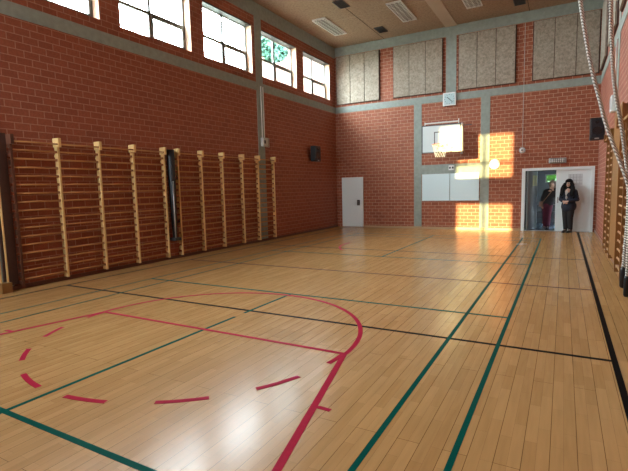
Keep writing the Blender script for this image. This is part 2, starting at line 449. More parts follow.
panel('far', 4.85, 3, 'grey fibre acoustic panel high on far wall, just right of the clock')
panel('far', 7.19, 3, 'grey fibre acoustic panel above the double doors in right corner')
panel('right', 14.55, 3, 'acoustic panel high on right wall, in the corner beside far wall')
panel('right', 11.85, 3, 'acoustic panel high on right wall behind the hanging ropes')
panel('right', 9.2, 3, 'acoustic panel on right wall at top right edge of photo')

# ------------------------------------------------------------------ ceiling lights and vents
def ceiling_light(x, y, label, proto=[None]):
    if proto[0]: return dup(proto[0], (x, y, ZC), label)
    t = thing('ceiling_light', label, 'ceiling light', (x, y, ZC), group='fluorescent fittings on the ceiling')
    w, l = 0.235, 0.86
    mb = MB()
    for a in (-w, w-0.025): mb.box(a, a+0.025, -l, l, -0.045, 0)
    for a in (-l, l-0.025): mb.box(-w+.025, w-.025, a, a+0.025, -0.045, 0)
    mb.build('housing', WHITE, t)
    MB().box(-w+.025, w-.025, -l+.025, l-.025, -0.006, -0.001).build('reflector', WHITE, t)
    for k in (-1, 0, 1):
        MB().tube([(k*0.135, -l+.05, -0.02), (k*0.135, l-.05, -0.02)], 0.013).build('lamp_tube', TUBE, t, smooth=True)
    lv = MB()
    for a in (-0.07, 0.07): lv.box(a-0.006, a+0.006, -l+.025, l-.025, -0.044, -0.012)
    for k in range(13):
        yy = -l + 0.025 + (k+1)*(2*l-0.05)/14
        lv.box(-w+.025, w-.025, yy-0.003, yy+0.003, -0.042, -0.014)
    lv.build('louvre', STEEL2, t)
    proto[0] = t
    return t
TUBE = plain('unlit_tube', (0.85, 0.88, 0.86), 0.3)
STEEL2 = plain('louvre_paint', (0.40, 0.40, 0.37), 0.5)
ceiling_light(0.98, 14.35, 'white louvred ceiling light in far left corner above the last window')
ceiling_light(3.52, 14.40, 'white louvred ceiling light in middle of ceiling, between two dark vents')
ceiling_light(5.58, 14.40, 'white louvred ceiling light right of the pale ceiling strip')
ceiling_light(0.98, 10.6, 'white ceiling light cut off by the top edge above concrete column')
def vent(x, y, label, proto=[None]):
    if proto[0]: return dup(proto[0], (x, y, ZC), label)
    t = thing('ceiling_vent', label, 'vent', (x, y, ZC), group='dark vents in the ceiling')
    t.scale = (0.78, 0.8, 1)
    mb = MB()
    for a, b, c, d in ((-.21, -.18, -.36, .36), (.18, .21, -.36, .36), (-.18, .18, -.36, -.33), (-.18, .18, .33, .36)): mb.box(a, b, c, d, -0.02, 0)
    mb.build('frame', DSTEEL, t)
    mb = MB()
    for k in range(9): mb.box(-.18, .18, -.32+k*.075, -.30+k*.075, -0.018, -0.006)
    mb.build('grille', DSTEEL, t); MB().box(-.18, .18, -.33, .33, -0.004, -0.001).build('duct', BLACK, t)
    proto[0] = t; return t
vent(2.36, 15.6, 'dark ceiling vent nearest the far wall, between two lights')
vent(2.12, 12.85, 'dark ceiling vent at top edge, left of middle light')
vent(6.83, 15.62, 'dark ceiling vent above the acoustic panels at upper right')

# ------------------------------------------------------------------ doors
d1 = struct(MB().rbox(0.25, 1.18, D-0.05, D-0.001, 0.02, 2.01, 0.006).build('door_1', DOORW))
h = MB().rbox(0.92, 1.04, D-0.062, D-0.049, 0.88, 1.10, 0.004).build('door_handle', DSTEEL, d1)
MB().tube([(1.0, D-0.062, 1.02), (1.0, D-0.10, 1.02), (0.93, D-0.10, 1.02)], 0.009, 8).build('lever', STEEL, h, smooth=True)
MB().tube([(0.985, D-0.070, 0.94), (0.985, D-0.061, 0.94)], 0.014, 10).build('lock_cylinder', STEEL, h, smooth=True)
# double door frame
dm = MB(); dm.box(DX0-0.03, DX0+0.07, D-0.03, D+0.16, 0, DZ+0.02); dm.box(DX1-0.07, DX1+0.02, D-0.03, D+0.16, 0, DZ+0.02)
dm.box(DX0+0.07, DX1-0.07, D-0.03, D+0.16, DZ-0.06, DZ+0.02)
d2 = struct(dm.build('door_2', DOORW))
lf = MB().rbox(7.955, 8.93, D+0.03, D+0.075, 0.012, 2.01, 0.004).build('door_leaf', DOORW, d2)
hh = MB().rbox(8.00, 8.04, D+0.018, D+0.031, 0.93, 1.13, 0.004).build('door_handle', STEEL, lf)
MB().tube([(8.02, D+0.02, 1.05), (8.02, D-0.03, 1.05), (8.12, D-0.03, 1.05)], 0.009, 8).build('lever', STEEL, hh, smooth=True)
# open leaf swung into the corridor
OR = Matrix.Rotation(math.radians(74), 3, 'Z')
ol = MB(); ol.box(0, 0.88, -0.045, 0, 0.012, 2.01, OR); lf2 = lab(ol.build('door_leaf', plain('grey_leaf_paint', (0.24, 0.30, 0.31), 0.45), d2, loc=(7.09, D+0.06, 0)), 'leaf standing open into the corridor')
hb = MB(); hb.box(0.78, 0.82, -0.058, -0.045, 0.93, 1.13, OR); hb.build('door_handle', STEEL, lf2)
pp = MB()
for k in range(3): pp.box(0.40+k*0.15, 0.52+k*0.15, -0.049, -0.0455, 1.50, 1.86, OR)
NOTE = plain('greenish_notice_paper', (0.50, 0.56, 0.30), 0.8, noise=0.3, scale=14)
pn = pp.build('paper_notice', NOTE, None, loc=(7.09, D+0.06, 0)); tag(pn, 'yellow-green paper notices on the open door leaf', 'notice')
MB().box(DX0, DX1, D-0.004, D+0.16, -0.001, 0.012).build('threshold', STEEL, d2)
# corridor behind the doors
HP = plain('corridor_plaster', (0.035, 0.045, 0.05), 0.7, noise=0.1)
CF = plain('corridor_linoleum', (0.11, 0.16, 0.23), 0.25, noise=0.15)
HY = 20.4
hw = MB(); hx0, hx1 = 5.6, 10.4
hw.box(hx0-.2, hx0, D+T, HY+.2, -.2, 2.9); hw.box(hx1, hx1+.2, D+T, HY+.2, -.2, 2.9)
hw.box(hx0, 7.52, HY, HY+.2, -.2, 2.9); hw.box(8.9, hx1, HY, HY+.2, -.2, 2.9); hw.box(7.52, 8.9, HY, HY+.2, -.2, 1.60); hw.box(7.52, 8.9, HY, HY+.2, 1.94, 2.9)
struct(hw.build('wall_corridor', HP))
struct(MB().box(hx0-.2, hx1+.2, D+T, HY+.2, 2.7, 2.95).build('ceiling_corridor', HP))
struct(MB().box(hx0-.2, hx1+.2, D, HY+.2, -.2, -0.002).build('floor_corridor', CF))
GLASS2 = glass_mat(); GLASS2.node_tree.nodes['Transparent BSDF'].inputs[0].default_value = (0.22, 0.27, 0.22, 1)
wo = MB(); bar_frame(wo, 7.52, 8.9, 1.60, 1.94, 0.04, HY+.06, HY+.12, 'y'); wo = struct(wo.build('window_10', WFRAME))
MB().box(7.54, 8.88, HY+.087, HY+.093, 1.64, 1.92).build('window_pane', GLASS2, wo)
portal((8.2, HY+.16, 1.77), (-PI/2, 0, 0), 1.3, 0.32)

# writing surface: desk in the corridor
dk = thing('corridor_table', 'dark table standing in the corridor behind the person in maroon trousers', 'table', (7.75, 19.4, 0))
MB().rbox(-0.6, 0.6, -0.3, 0.3, 0.72, 0.76, 0.006).build('table_top', BLACK, dk)
for sx in (-1, 1):
    for sy in (-1, 1): MB().box(sx*.55-.025, sx*.55+.025, sy*.25-.025, sy*.25+.025, 0, 0.72).build('leg', DSTEEL, dk)
MB().rbox(-0.5, 0.5, -0.25, 0.25, 0.25, 0.5, 0.006).build('shelf_box', BLACK, dk)

# ------------------------------------------------------------------ blue wall boards
t = thing('wall_board', 'pale blue double wall board below the basketball hoop', 'board', (4.57, D, 1.05))
for k in (0, 1):
    MB().rbox(-1.02+k*1.02+0.010, k*1.02-0.010, -0.05, -0.012, 0, 0.97, 0.004).build('board_leaf', PAINT, t)
MB().box(-1.01, 1.01, -0.02, -0.0, 0.01, 0.96).build('backing', DSTEEL, t)
MB().box(-1.03, 1.03, -0.055, -0.012, -0.02, 0.0).build('bottom_rail', STEEL, t)
t = thing('wall_socket', 'small white socket plate on concrete strip above the blue boards', 'socket', (4.62, D-0.0096, 2.14))
MB().rbox(-0.10, 0.10, -0.02, 0, 0, 0.17, 0.005).build('plate', WHITE, t)
for k in (-1, 1): MB().rbox(k*.05-.03, k*.05+.03, -.028, -.02, .05, .12, 0.003).build('socket_insert', DSTEEL, t)

# ------------------------------------------------------------------ basketball hoop
BY = D-1.2
h = thing('basketball_hoop', 'basketball backboard with orange rim mounted on far wall', 'basketball hoop', (4.52, D, 2.70))
def hb(mb, name, m, par=h, **k): return mb.build(name, m, par, loc=(0, 0, 0), **k)
bd = hb(MB().rbox(-0.62, 0.62, -1.22, -1.18, 0.03, 0.90, 0.004), 'backboard', BOARD)
mb = MB()
for a, b, c, d in ((-.65, -.62, 0, .93), (.62, .65, 0, .93), (-.62, .62, 0, .03), (-.62, .62, .90, .93)): mb.box(a, b, -1.225, -1.15, c, d)
hb(mb, 'board_edge', DSTEEL)
mb = MB()
for a, b, c, d in ((-.225, -.195, .26, .70), (.195, .225, .26, .70), (-.195, .195, .67, .70)): mb.box(a, b, -1.2235, -1.2195, c, d)
hb(mb, 'target_square', DSTEEL)
rr = 0.255; rc = Vector((0.06, -1.22-0.10-rr, 0.24))
rim = hb(MB().tube([rc+Vector((rr*math.cos(2*PI*k/28), rr*math.sin(2*PI*k/28), 0)) for k in range(28)], 0.011, 8, close=True), 'rim', ORANGE, smooth=True)
mb = MB(); mb.box(-.07, .07, -1.34, -1.22, .20, .245)
mb.tube([(-.1, -1.23, .12), (-.13, -1.40, .235)], 0.008, 6); mb.tube([(.1, -1.23, .12), (.13, -1.40, .235)], 0.008, 6)
hb(mb, 'rim_bracket', ORANGE)
mb = MB()
for k in range(12):
    for s in (1, -1):
        pts = []
        for j in range(7):
            u = j/6; a = 2*PI*(k + s*u*2.5)/12; r = rr*(1-0.42*u**0.8)
            pts.append(rc+Vector((r*math.cos(a), r*math.sin(a), -0.01-0.40*u)))
        mb.tube(pts, 0.0055, 5)
hb(mb, 'net', NET)
for s in (-1, 1):
    mb = MB()
    for z in (0.15, 0.80): mb.tube([(s*.45, -1.18, z), (s*.45, -0.012, z)], 0.022, 8)
    mb.tube([(s*.45, -1.17, .82), (s*.45, -0.02, .13)], 0.015, 8)
    mb.box(s*.45-.04, s*.45+.04, -0.03, -0.012, 0, .95)
    mb.box(s*.45-.03, s*.45+.03, -1.18, -1.13, 0.02, .92)
    hb(mb, 'wall_frame', STEEL)
mb = MB(); mb.box(0.66, 0.695, -1.22, -0.98, 0.02, .93); hb(mb, 'side_plate', WHITE)
mb = MB(); mb.tube([(-.55, -1.17, 1.00), (.58, -1.17, 1.00)], 0.022, 8); mb.tube([(-.55, -1.17, .93), (-.55, -1.17, 1.04)], 0.016, 8)
mb.tube([(.57, -1.17, .93), (.57, -1.17, 1.08)], 0.016, 8); hb(mb, 'top_bar', WHITE)
mb = MB(); mb.box(.60, .95, -1.0, -.97, .86, .885); hb(mb, 'stay_arm', DSTEEL)

# ------------------------------------------------------------------ clock
c = thing('wall_clock', 'square white-framed wall clock under the upper concrete column', 'clock', (4.54, D-0.012, 4.64))
MB().rbox(-.225, .225, -.06, 0, -.23, .23, 0.01).build('clock_case', WHITE, c)
MB().box(-.185, .185, -.0625, -.06, -.19, .19).build('dial', plain('dial_blue', (0.50, 0.66, 0.68), 0.4), c)
for k in range(12):
    a = 2*PI*k/12; R = Matrix.Rotation(a, 3, 'Y')
    MB().box(-.006, .006, -.0645, -.0625, .145, .175, R).build('hour_mark', BLACK, c)
for nm, a, l, w in (('hour_hand', -50, .11, .011), ('minute_hand', 135, .165, .008)):
    mb = MB(); mb.box(-w, w, -.069, -.065, -.03, l, Matrix.Rotation(math.radians(a), 3, 'Y')); mb.build(nm, BLACK, c)

# ------------------------------------------------------------------ speakers
def speaker(loc, rz, label, w=0.40, h_=0.60, d=0.30):
    t = thing('loudspeaker', label, 'loudspeaker', loc, rz, None)
    MB().rbox(-w/2, w/2, -d, 0, 0, h_, 0.02).build('cabinet', BLACK, t)
    MB().rbox(-w/2+.03, w/2-.03, -d-.012, -d+.002, .05, h_-.04, 0.006).build('grille', BGRILL, t)
    mb = MB()
    mb.tube([(0, -d-.020, h_*.40), (0, -d-.012, h_*.40)], w*.34, 24); mb.build('woofer', LBLACK, t)
    MB().tube([(0, -d-.020, h_*.80), (0, -d-.012, h_*.80)], w*.14, 18).build('tweeter', LBLACK, t)
    MB().rbox(-.05, .05, -d-.016, -d-.011, .015, .045, 0.002).build('badge', STEEL, t)
    MB().rbox(-.06, .06, -.01, .05, h_*.35, h_*.65, 0.004).build('wall_bracket', DSTEEL, t)
    return t
speaker((8.915, 14.64, 2.72), 0, 'black loudspeaker in right corner above the double doors', w=0.33, h_=0.58, d=0.32)
speaker((0.10, 14.52, 2.58), math.radians(90), 'black loudspeaker on the left wall near the far corner', w=0.42, h_=0.56, d=0.20)

# ------------------------------------------------------------------ small wall fittings
a = thing('wall_alarm', 'round grey alarm sounder on brick wall at the end of vertical cable', 'alarm', (6.93, D-0.001, 2.70))
MB().tube([(0, 0, 0), (0, -.05, 0)], 0.10, 20).build('base', STEEL, a, smooth=False)
MB().tube([(0, -.05, 0), (0, -.10, 0)], [0.075, 0.05], 16).build('horn', WHITE, a)
MB().box(-.03, .03, -.103, -.098, -.02, .02).build('lens', BLACK, a)
o = MB().box(6.926, 6.940, D-0.015, D-0.001, 2.80, 6.78).build('surface_cable', plain('cable_grey', (.50, .48, .43), .6)); tag(o, 'thin white vertical cable from ceiling beam to the alarm sounder', 'cable')
b = thing('wall_bell', 'round white disc bell on far wall in the sun patch', 'bell', (6.07, D-0.001, 2.28))
MB().tube([(0, 0, 0), (0, -.04, 0), (0, -.06, 0)], [0.17, 0.17, 0.15], 28).build('disc', WHITE, b)
MB().tube([(0, -.055, 0), (0, -.075, 0)], 0.04, 16).build('hub', WHITE, b)
s = thing('emergency_light', 'grey caged emergency light above the double doors', 'emergency light', (7.98, D-0.001, 2.22))
MB().rbox(-.25, .25, -.08, 0, 0, .17, 0.01).build('housing', STEEL, s)
MB().rbox(-.20, .20, -.10, -.08, .03, .14, 0.006).build('diffuser', WHITE, s)
mb = MB()
for k in range(7): mb.box(-.19+k*.06, -.175+k*.06, -.108, -.10, .015, .155)
for z in (.02, .08, .14): mb.box(-.22, .22, -.108, -.10, z, z+.008)
mb.build('cage', DSTEEL, s)
# notice on the closed leaf
t = thing('door_notice', 'sheet with faint grey drawings on white door beside long-haired person', 'notice', (8.50, D+0.03, 1.50))
MB().box(-.20, .20, -.004, 0, 0, .36).build('sheet', plain('paper', (0.62, 0.68, 0.70), 0.8), t)
mb = MB(); rg = random.Random(3)
for k in range(4):
    for j in range(3):
        x = -.17+k*.09; z = .05+j*.10
        mb.box(x, x+.09, -.006, -.004, z, z+.008); mb.box(x+.02, x+.028, -.006, -.004, z, z+.10)
mb.build('drawing', plain('grey_ink', (0.28, 0.32, 0.36), 0.8), t)

# socket box and conduits on left column
t = thing('junction_box', 'white junction box on left concrete column fed by two conduits', 'electrical box', (e, 11.50, 2.93))
MB().rbox(0, .10, -.12, .14, 0, .26, 0.008).build('box', plain('box_grey', (.52, .53, .50), .5, noise=.1), t)
MB().rbox(.10, .112, -.08, .0, .08, .18, 0.003).build('switch', DSTEEL, t)
fr = MB()
for a_, b_, c_, d_ in ((.16, .17, -.01, .27), (.29, .30, -.01, .27)): fr.box(0, .03, a_, b_, c_, d_)
fr.box(0, .03, .16, .30, .26, .27); fr.box(0, .03, .16, .30, -.01, 0); fr.build('side_frame', STEEL, t)
for y in (-.05, .06): MB().tube([(.02, y, .26), (.02, y, 1.80)], 0.018, 8).build('conduit', WHITE, t, smooth=True)

t = thing('cable_box', 'white cable box high on right wall above the wall bars', 'electrical box', (W-0.001, 11.75, 3.08))
MB().rbox(-.09, 0, -.16, .16, 0, .34, 0.01).build('box', WHITE, t); MB().rbox(-.10, -.09, -.10, .10, .06, .28, 0.004).build('cover', STEEL, t)
MB().tube([(-.02, 0, .34), (-.02, 0, 1.50)], 0.014, 8).build('conduit', WHITE, t, smooth=True)
# ------------------------------------------------------------------ wall bars
HZ = 2.60
def wall_bars(label, side, ys_, mp, mr, first_dark=False, depth=0.12, rz0=.17, nr=16, top=HZ):
    s = 1 if side == 'left' else -1
    x0 = 0.02 if side == 'left' else W-0.015
    y0 = ys_[0]
    t = thing('wall_bars', label, 'wall bars', (x0, y0, 0))
    for i, y in enumerate(ys_):
        m = STAIN if (first_dark and i == 0) else mp
        mb = MB(); mb.box(s*(depth-.018), s*depth, y-y0-.020, y-y0+.020, .07, top)
        mb.box(0, s*(depth+.055), y-y0-.026, y-y0+.026, top-.14, top+.02)
        mb.box(0, s*(depth-.018), y-y0-.018, y-y0+.018, .07, rz0-.03)
        for k in range(nr):            # lobes between the rungs
            z = rz0+k*0.147
            z2 = z+.147-.024 if k < nr-1 else top-.14
            mb.box(s*(depth-.095), s*(depth-.018), y-y0-.018, y-y0+.018, z+.024, z2)
        for z in (.25, 1.3, 2.3): mb.box(0, s*(depth-.075), y-y0-.015, y-y0+.015, z-.02, z+.02)
        o = mb.build('post', m, t)
        if first_dark and i == 0: lab(o, 'dark stained end post')
    for i in range(len(ys_)-1):
        a, b = ys_[i]-y0, ys_[i+1]-y0
        for k in range(nr+1):
            z = rz0+k*0.147; xr = s*(depth-.040)
            if k == nr: z = top-.09; xr = s*(depth+.025)
            MB().tube([(xr, a+.018, z), (xr, b-.018, z)], 0.0155, 8).build('rung', mr, t, smooth=True)
    return t
t = wall_bars('wall bars of four bays on left wall, nearest the camera', 'left', [4.13, 4.93, 5.75, 6.56, 7.40], PINE, RUNG, True)
lab(MB().box(0, 0.03, -0.26, -0.03, 0.09, 2.64).build('side_strip', DARKWOOD, t), 'dark flat strip beside end post')  # dark flat strip on the wall next to the end post
wall_bars('wall bars of five bays on left wall, behind the black padded post', 'left', [7.82, 8.62, 9.42, 10.28, 11.04, 11.88], PINE, RUNG)
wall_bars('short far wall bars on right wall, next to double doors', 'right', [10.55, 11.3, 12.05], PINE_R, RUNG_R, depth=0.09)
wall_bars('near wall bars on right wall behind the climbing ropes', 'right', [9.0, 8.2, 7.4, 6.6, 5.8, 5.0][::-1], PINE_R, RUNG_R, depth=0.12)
o = thing('storage_board', 'tall golden wooden board on right wall between the two wall bars', 'board', (W-0.012, 9.8, 0.2))
MB().rbox(-.09, -.06, -.58, .66, 0, 2.72, 0.004).build('board', PINE_R, o)
for y in (-.5, .6): MB().box(-.06, 0, y-.03, y+.03, 0.02, 2.7).build('batten', PINE_R, o)
# pole standing at the left edge
t = thing('stored_post', 'pale wooden double pole on block at left edge of photo', 'post', (0.07, 3.86, 0))
MB().rbox(-.03, .13, -.10, .06, 0, .17, 0.006).build('base_block', PINE_R, t)
for y in (-.075, .03): MB().rbox(.04, .075, y-.012, y+.012, .17, 2.5, 0.004).build('rail', PINE, t)
# padded post with steel tube between the wall bars
t = thing('padded_post', 'black padded volleyball post stored between the left wall bars', 'sports post', (0.03, 7.61, 0.5))
MB().tube([(.09, 0, .02), (.09, 0, 1.0), (.09, 0, 1.9), (.09, 0, 2.08)], [.055, .075, .09, .085], 16).build('sleeve', BLACK, t, smooth=True)
MB().tube([(.175, -.06, -.02), (.185, -.06, 1.35)], 0.018, 10).build('steel_tube', STEEL, t, smooth=True)
MB().rbox(.0, .20, -.10, .10, -.05, .02, 0.005).build('foot_bracket', DSTEEL, t)
for z in (.38, 1.40):
    MB().tube([(0, .06, z), (.15, .12, z), (.17, .08, z+.08)], 0.014, 8).build('hook', DSTEEL, t)

# ------------------------------------------------------------------ climbing ropes tied to the wall bars
def spline(pts, n=8):
    P = [Vector(p) for p in pts]; out = []
    for i in range(len(P)-1):
        p0 = P[max(i-1, 0)]; p1 = P[i]; p2 = P[i+1]; p3 = P[min(i+2, len(P)-1)]
        for k in range(n):
            u = k/n
            out.append(0.5*((2*p1)+(-p0+p2)*u+(2*p0-5*p1+4*p2-p3)*u*u+(-p0+3*p1-3*p2+p3)*u**3))
    out.append(P[-1]); return out
def rope(pts, label, r=0.022):
    t = thing('climbing_rope', label, 'rope', pts[0], group='climbing ropes')
    L = Vector(pts[0]); q = [Vector(p)-L for p in pts]
    MB().tube(spline(q), r, 10).build('rope_strand', ROPE, t, smooth=True)
    e_ = q[-1]
    MB().tube([e_+Vector((0, 0, .03)), e_+Vector((0, 0, 0)), e_+Vector((0, 0, -.20)), e_+Vector((0, 0, -.22))], [r+.004, r+.012, r+.012, r], 12).build('rubber_end', BLACK, t, smooth=True)
    MB().tube([(0, 0, 0.02), (0, 0, -.10)], .03, 12).build('ceiling_hook', STEEL, t)
    return t
ry = 6.3
rope([(8.06, ry-.02, 7.12), (8.11, ry-.02, 5.6), (8.19, ry-.02, 4.4), (8.281, ry-.02, 3.70), (8.352, ry-.02, 3.264), (8.424, ry-.02, 2.893), (8.504, ry-.02, 2.577), (8.607, ry-.02, 2.192), (8.81, ry-.02, 1.61), (8.855, ry-.02, 1.35), (8.858, ry-.02, .95), (8.860, ry-.02, .46)],
     'pale braided climbing rope slanting in front of the far-right brick corner')
rope([(8.44, ry+.10, 7.12), (8.50, ry+.09, 5.6), (8.555, ry+.08, 4.4), (8.585, ry+.05, 3.64), (8.605, ry+.05, 3.31), (8.65, ry+.05, 2.75), (8.75, ry+.05, 2.18), (8.83, ry+.05, 1.61), (8.845, ry+.05, 1.2), (8.835, ry+.05, .85), (8.825, ry+.05, .55)],
     'braided climbing rope nearer the right wall, hanging steeper beside the other')

# ------------------------------------------------------------------ people
SKIN = plain('skin', (0.56, 0.34, 0.25), 0.5, noise=0.05)
HAIRD = plain('dark_hair', (0.007, 0.006, 0.006), 0.75, spec=0.15, noise=0.5, scale=60, bump=0.6)
HAIRG = plain('grey_brown_hair', (0.20, 0.15, 0.11), 0.55, noise=0.4, scale=70, bump=0.6)
NAVY = plain('navy_blazer_cloth', (0.012, 0.016, 0.032), 0.75, noise=0.2, bump=0.2)
BLK = plain('black_cloth', (0.010, 0.010, 0.012), 0.8, noise=0.2, bump=0.2)
BLOUSE = plain('pale_blouse', (0.50, 0.50, 0.48), 0.7, noise=0.1)
MAR = plain('maroon_trouser_cloth', (0.085, 0.006, 0.026), 0.75, noise=0.15, bump=0.2)
SHOE = plain('black_shoe', (0.012, 0.012, 0.012), 0.4)
SHOEW = plain('grey_sneaker', (0.30, 0.30, 0.32), 0.6, noise=0.2)
LIP = plain('lip', (0.40, 0.10, 0.09), 0.5)
def remesh(o, vox=0.012, it=4):
    m = o.modifiers.new('remesh', 'REMESH'); m.mode = 'VOXEL'; m.voxel_size = vox; m.use_smooth_shade = True
    s = o.modifiers.new('smooth', 'SMOOTH'); s.iterations = it; s.factor = 0.5
def hand(mb, wrist, dirv, palm_n, side=1):
    d = Vector(dirv).normalized(); nrm = Vector(palm_n).normalized(); sd = d.cross(nrm).normalized()*side
    w = Vector(wrist)
    for k in range(4):
        o = (k-1.5)*0.019
        mb.limb(w+d*.01+sd*o*.6, w+d*.085+sd*o, .014, .012, 8)
        L = (.068, .076, .072, .056)[k]
        p = w+d*.085+sd*o; q = p+d*L*.5+nrm*L*.18; r = q+d*L*.35+nrm*L*.38
        mb.limb(p, q, .0088, .008, 8); mb.limb(q, r, .008, .0068, 8)
    p = w+d*.02-sd*.028; q = p+d*.035-sd*.030+nrm*.01; r = q+d*.032+nrm*.016
    mb.limb(p, q, .012, .010, 8); mb.limb(q, r, .010, .008, 8)
def head(body, c, face, up=Vector((0, 0, 1))):
    f = Vector(face).normalized(); u = up; s = f.cross(u).normalized(); u = s.cross(f)
    R = Matrix((s, f, u)).transposed()
    P = lambda a, b, c_: c + R @ Vector((a, b, c_))
    body.ball(P(0, -.01, .03), .092, (0.82, 1.02, 0.98), 18, R)
    body.ball(P(0, .022, -.035), .066, (0.88, .92, 1.15), 14, R)
    body.ball(P(0, .055, -.085), .022, (1, 1, .8), 10, R)                    # chin
    body.limb(P(0, .088, .012), P(0, .108, -.022), .009, .013, 8)            # nose
    for q in (-1, 1):
        body.ball(P(q*.079, -.008, -.005), .022, (.35, .8, 1.25), 10, R)     # ears
        body.limb(P(q*.014, .084, .032), P(q*.048, .076, .032), .009, .007, 8)   # brow
    return P, R
def face_parts(root, P, R):
    for q in (-1, 1):
        mb = MB(); mb.ball(P(q*.030, .080, .010), .0125, (1.2, .6, .75), 10, R); ey = mb.build('eye', WHITE, root, smooth=True)
        mb = MB(); mb.ball(P(q*.030, .087, .010), .006, (1, .6, 1), 8, R); mb.build('iris', BLACK, ey, smooth=True)
    mb = MB(); mb.ball(P(0, .086, -.052), .020, (1.1, .4, .32), 10, R); mb.build('mouth', LIP, root, smooth=True)

def person_blazer(x, y):
    root = thing('person', 'person with long dark hair, glasses and dark blazer, hands clasped, before the white door', 'person', (x, y, 0), math.radians(-26))
    V = Vector
    hc = V((0.0, -.02, 1.555))
    b = MB()
    P, R = head(b, hc, (.30, -1, .0))
    b.limb((0, 0, 1.36), (0, -.01, 1.48), .052, .050)
    b.limb((-.16, 0, 1.33), (.16, 0, 1.33), .055, .055)
    b.limb((0, 0, 1.28), (0, 0, 1.05), .12, .105); b.limb((0, 0, 1.05), (0, .01, .92), .105, .14)
    hands = []
    for q in (-1, 1):
        sh = V((q*.185, .005, 1.315)); el = V((q*.25, .03, 1.05)); wr = V((q*.075, -.19, 1.00))
        b.limb(sh, el, .045, .037); b.limb(el, wr, .036, .024)
        hand(b, wr, (-q*.8, -.25, -.30), (0, .6, -.5), q)
        hp = V((q*.085, .01, .88)); kn = V((q*.078, -.01, .48)); an = V((q*.075, .02, .09))
        b.limb(hp, kn, .080, .052); b.limb(kn, an, .050, .033); b.limb(an, an+V((0, -.12, -.05)), .034, .026)
    o = b.build('body', SKIN, root, smooth=True); remesh(o, .0075, 2)
    face_parts(root, P, R)
    # trousers
    t_ = MB()
    t_.limb((0, .01, .97), (0, .015, .88), .135, .16)
    for q in (-1, 1):
        t_.limb((q*.085, .01, .88), (q*.078, -.01, .50), .120, .088); t_.limb((q*.078, -.01, .50), (q*.075, .02, .12), .086, .066)
    o = t_.build('trousers', BLK, root, smooth=True); remesh(o, .014)
    # blazer
    j = MB()
    j.limb((-.155, .01, 1.325), (.155, .01, 1.325), .072, .072)
    j.ball((0, .01, 1.20), .16, (1.22, .82, 1.15)); j.ball((0, -.03, 1.21), .12, (1.35, .95, .8)); j.ball((0, .01, 1.03), .16, (1.12, .86, 1.1)); j.ball((0, .03, .84), .20, (1.12, 1.0, 1.1)); j.ball((0, .05, 1.02), .17, (1.1, .95, 1.1))
    for q in (-1, 1):
        j.limb((q*.19, .01, 1.315), (q*.262, .03, 1.05), .066, .057); j.limb((q*.262, .03, 1.05), (q*.11, -.165, 1.005), .055, .042)
    o = j.build('blazer', NAVY, root, smooth=True); remesh(o, .014)
    # blouse panel at the neckline
    s_ = MB(); s_.ball((-.01, -.085, 1.24), .07, (.75, .9, 1.6)); s_.ball((-.01, -.085, 1.12), .055, (.6, 1.3, 1.3)); o = s_.build('blouse', BLOUSE, root, smooth=True)
    # hair: long and curly over the shoulders
    hr = MB(); rg = random.Random(5)
    hr.ball(hc+V((0, .022, .055)), .110, (1.02, 1.0, .95)); hr.ball(hc+V((0, .05, -.05)), .120, (1.12, .85, 1.4)); hr.ball(hc+V((0, .085, -.25)), .12, (1.45, .6, 1.5))
    for q in (-1, 1):                     # thick locks falling over the chest
        for dx in (0, .035, .065):
            lk = [hc+V((q*(.085+dx*.4), -.015, .02)), hc+V((q*(.125+dx), -.045, -.13)), hc+V((q*(.115+dx), -.105, -.26)), hc+V((q*(.135+dx), -.135, -.40))]
            hr.tube(spline(lk, 4), [.030]*9+[.027, .022, .016, .010], 8)
    for k in range(38):
        ang = rg.uniform(-.35, PI+.35)
        a0 = hc + V((math.cos(ang)*.085, .02+max(-.05, math.sin(ang)*.075), .06))
        L = rg.uniform(.42, .60); pts = [a0]; rr_ = [.022]
        for q in range(1, 7):
            u = q/6; wv = .014*math.sin(q*1.9+k)
            sp = 1.1+1.05*u
            pts.append(V((math.cos(ang)*.088*sp+wv, .02+max(-.055-.05*u*abs(math.cos(ang)), math.sin(ang)*.09*(1+.5*u))+wv, hc.z+.06-L*u))); rr_.append(.024*(1-.35*u))
        hr.tube(pts, rr_, 7)
    o = hr.build('hair', HAIRD, root, smooth=True); remesh(o, .011, 2)
    # glasses
    g = MB()
    for q in (-1, 1):
        cc = V((q*.033, .096, .010))
        g.tube([P(*(cc+V((.026*math.cos(2*PI*k/14), 0, .019*math.sin(2*PI*k/14))))) for k in range(14)], .0030, 6, close=True)
        g.tube([P(q*.059, .094, .016), P(q*.080, .0, .012)], .0028, 6)
    g.tube([P(-.008, .098, .014), P(.008, .098, .014)], .003, 6); g.build('glasses', BLACK, root)
    for q in (-1, 1):
        m = MB(); cx = q*.075
        m.limb((cx, .035, .055), (cx, -.13, .035), .046, .038); m.limb((cx, .03, .09), (cx, .01, .12), .042, .045)
        m.box(cx-.03, cx+.03, .02, .08, 0, .03); m.box(cx-.04, cx+.04, -.17, .0, 0, .012)
        o = m.build('shoe', SHOE, root, smooth=True)
    return root
person_blazer(8.325, 16.36)

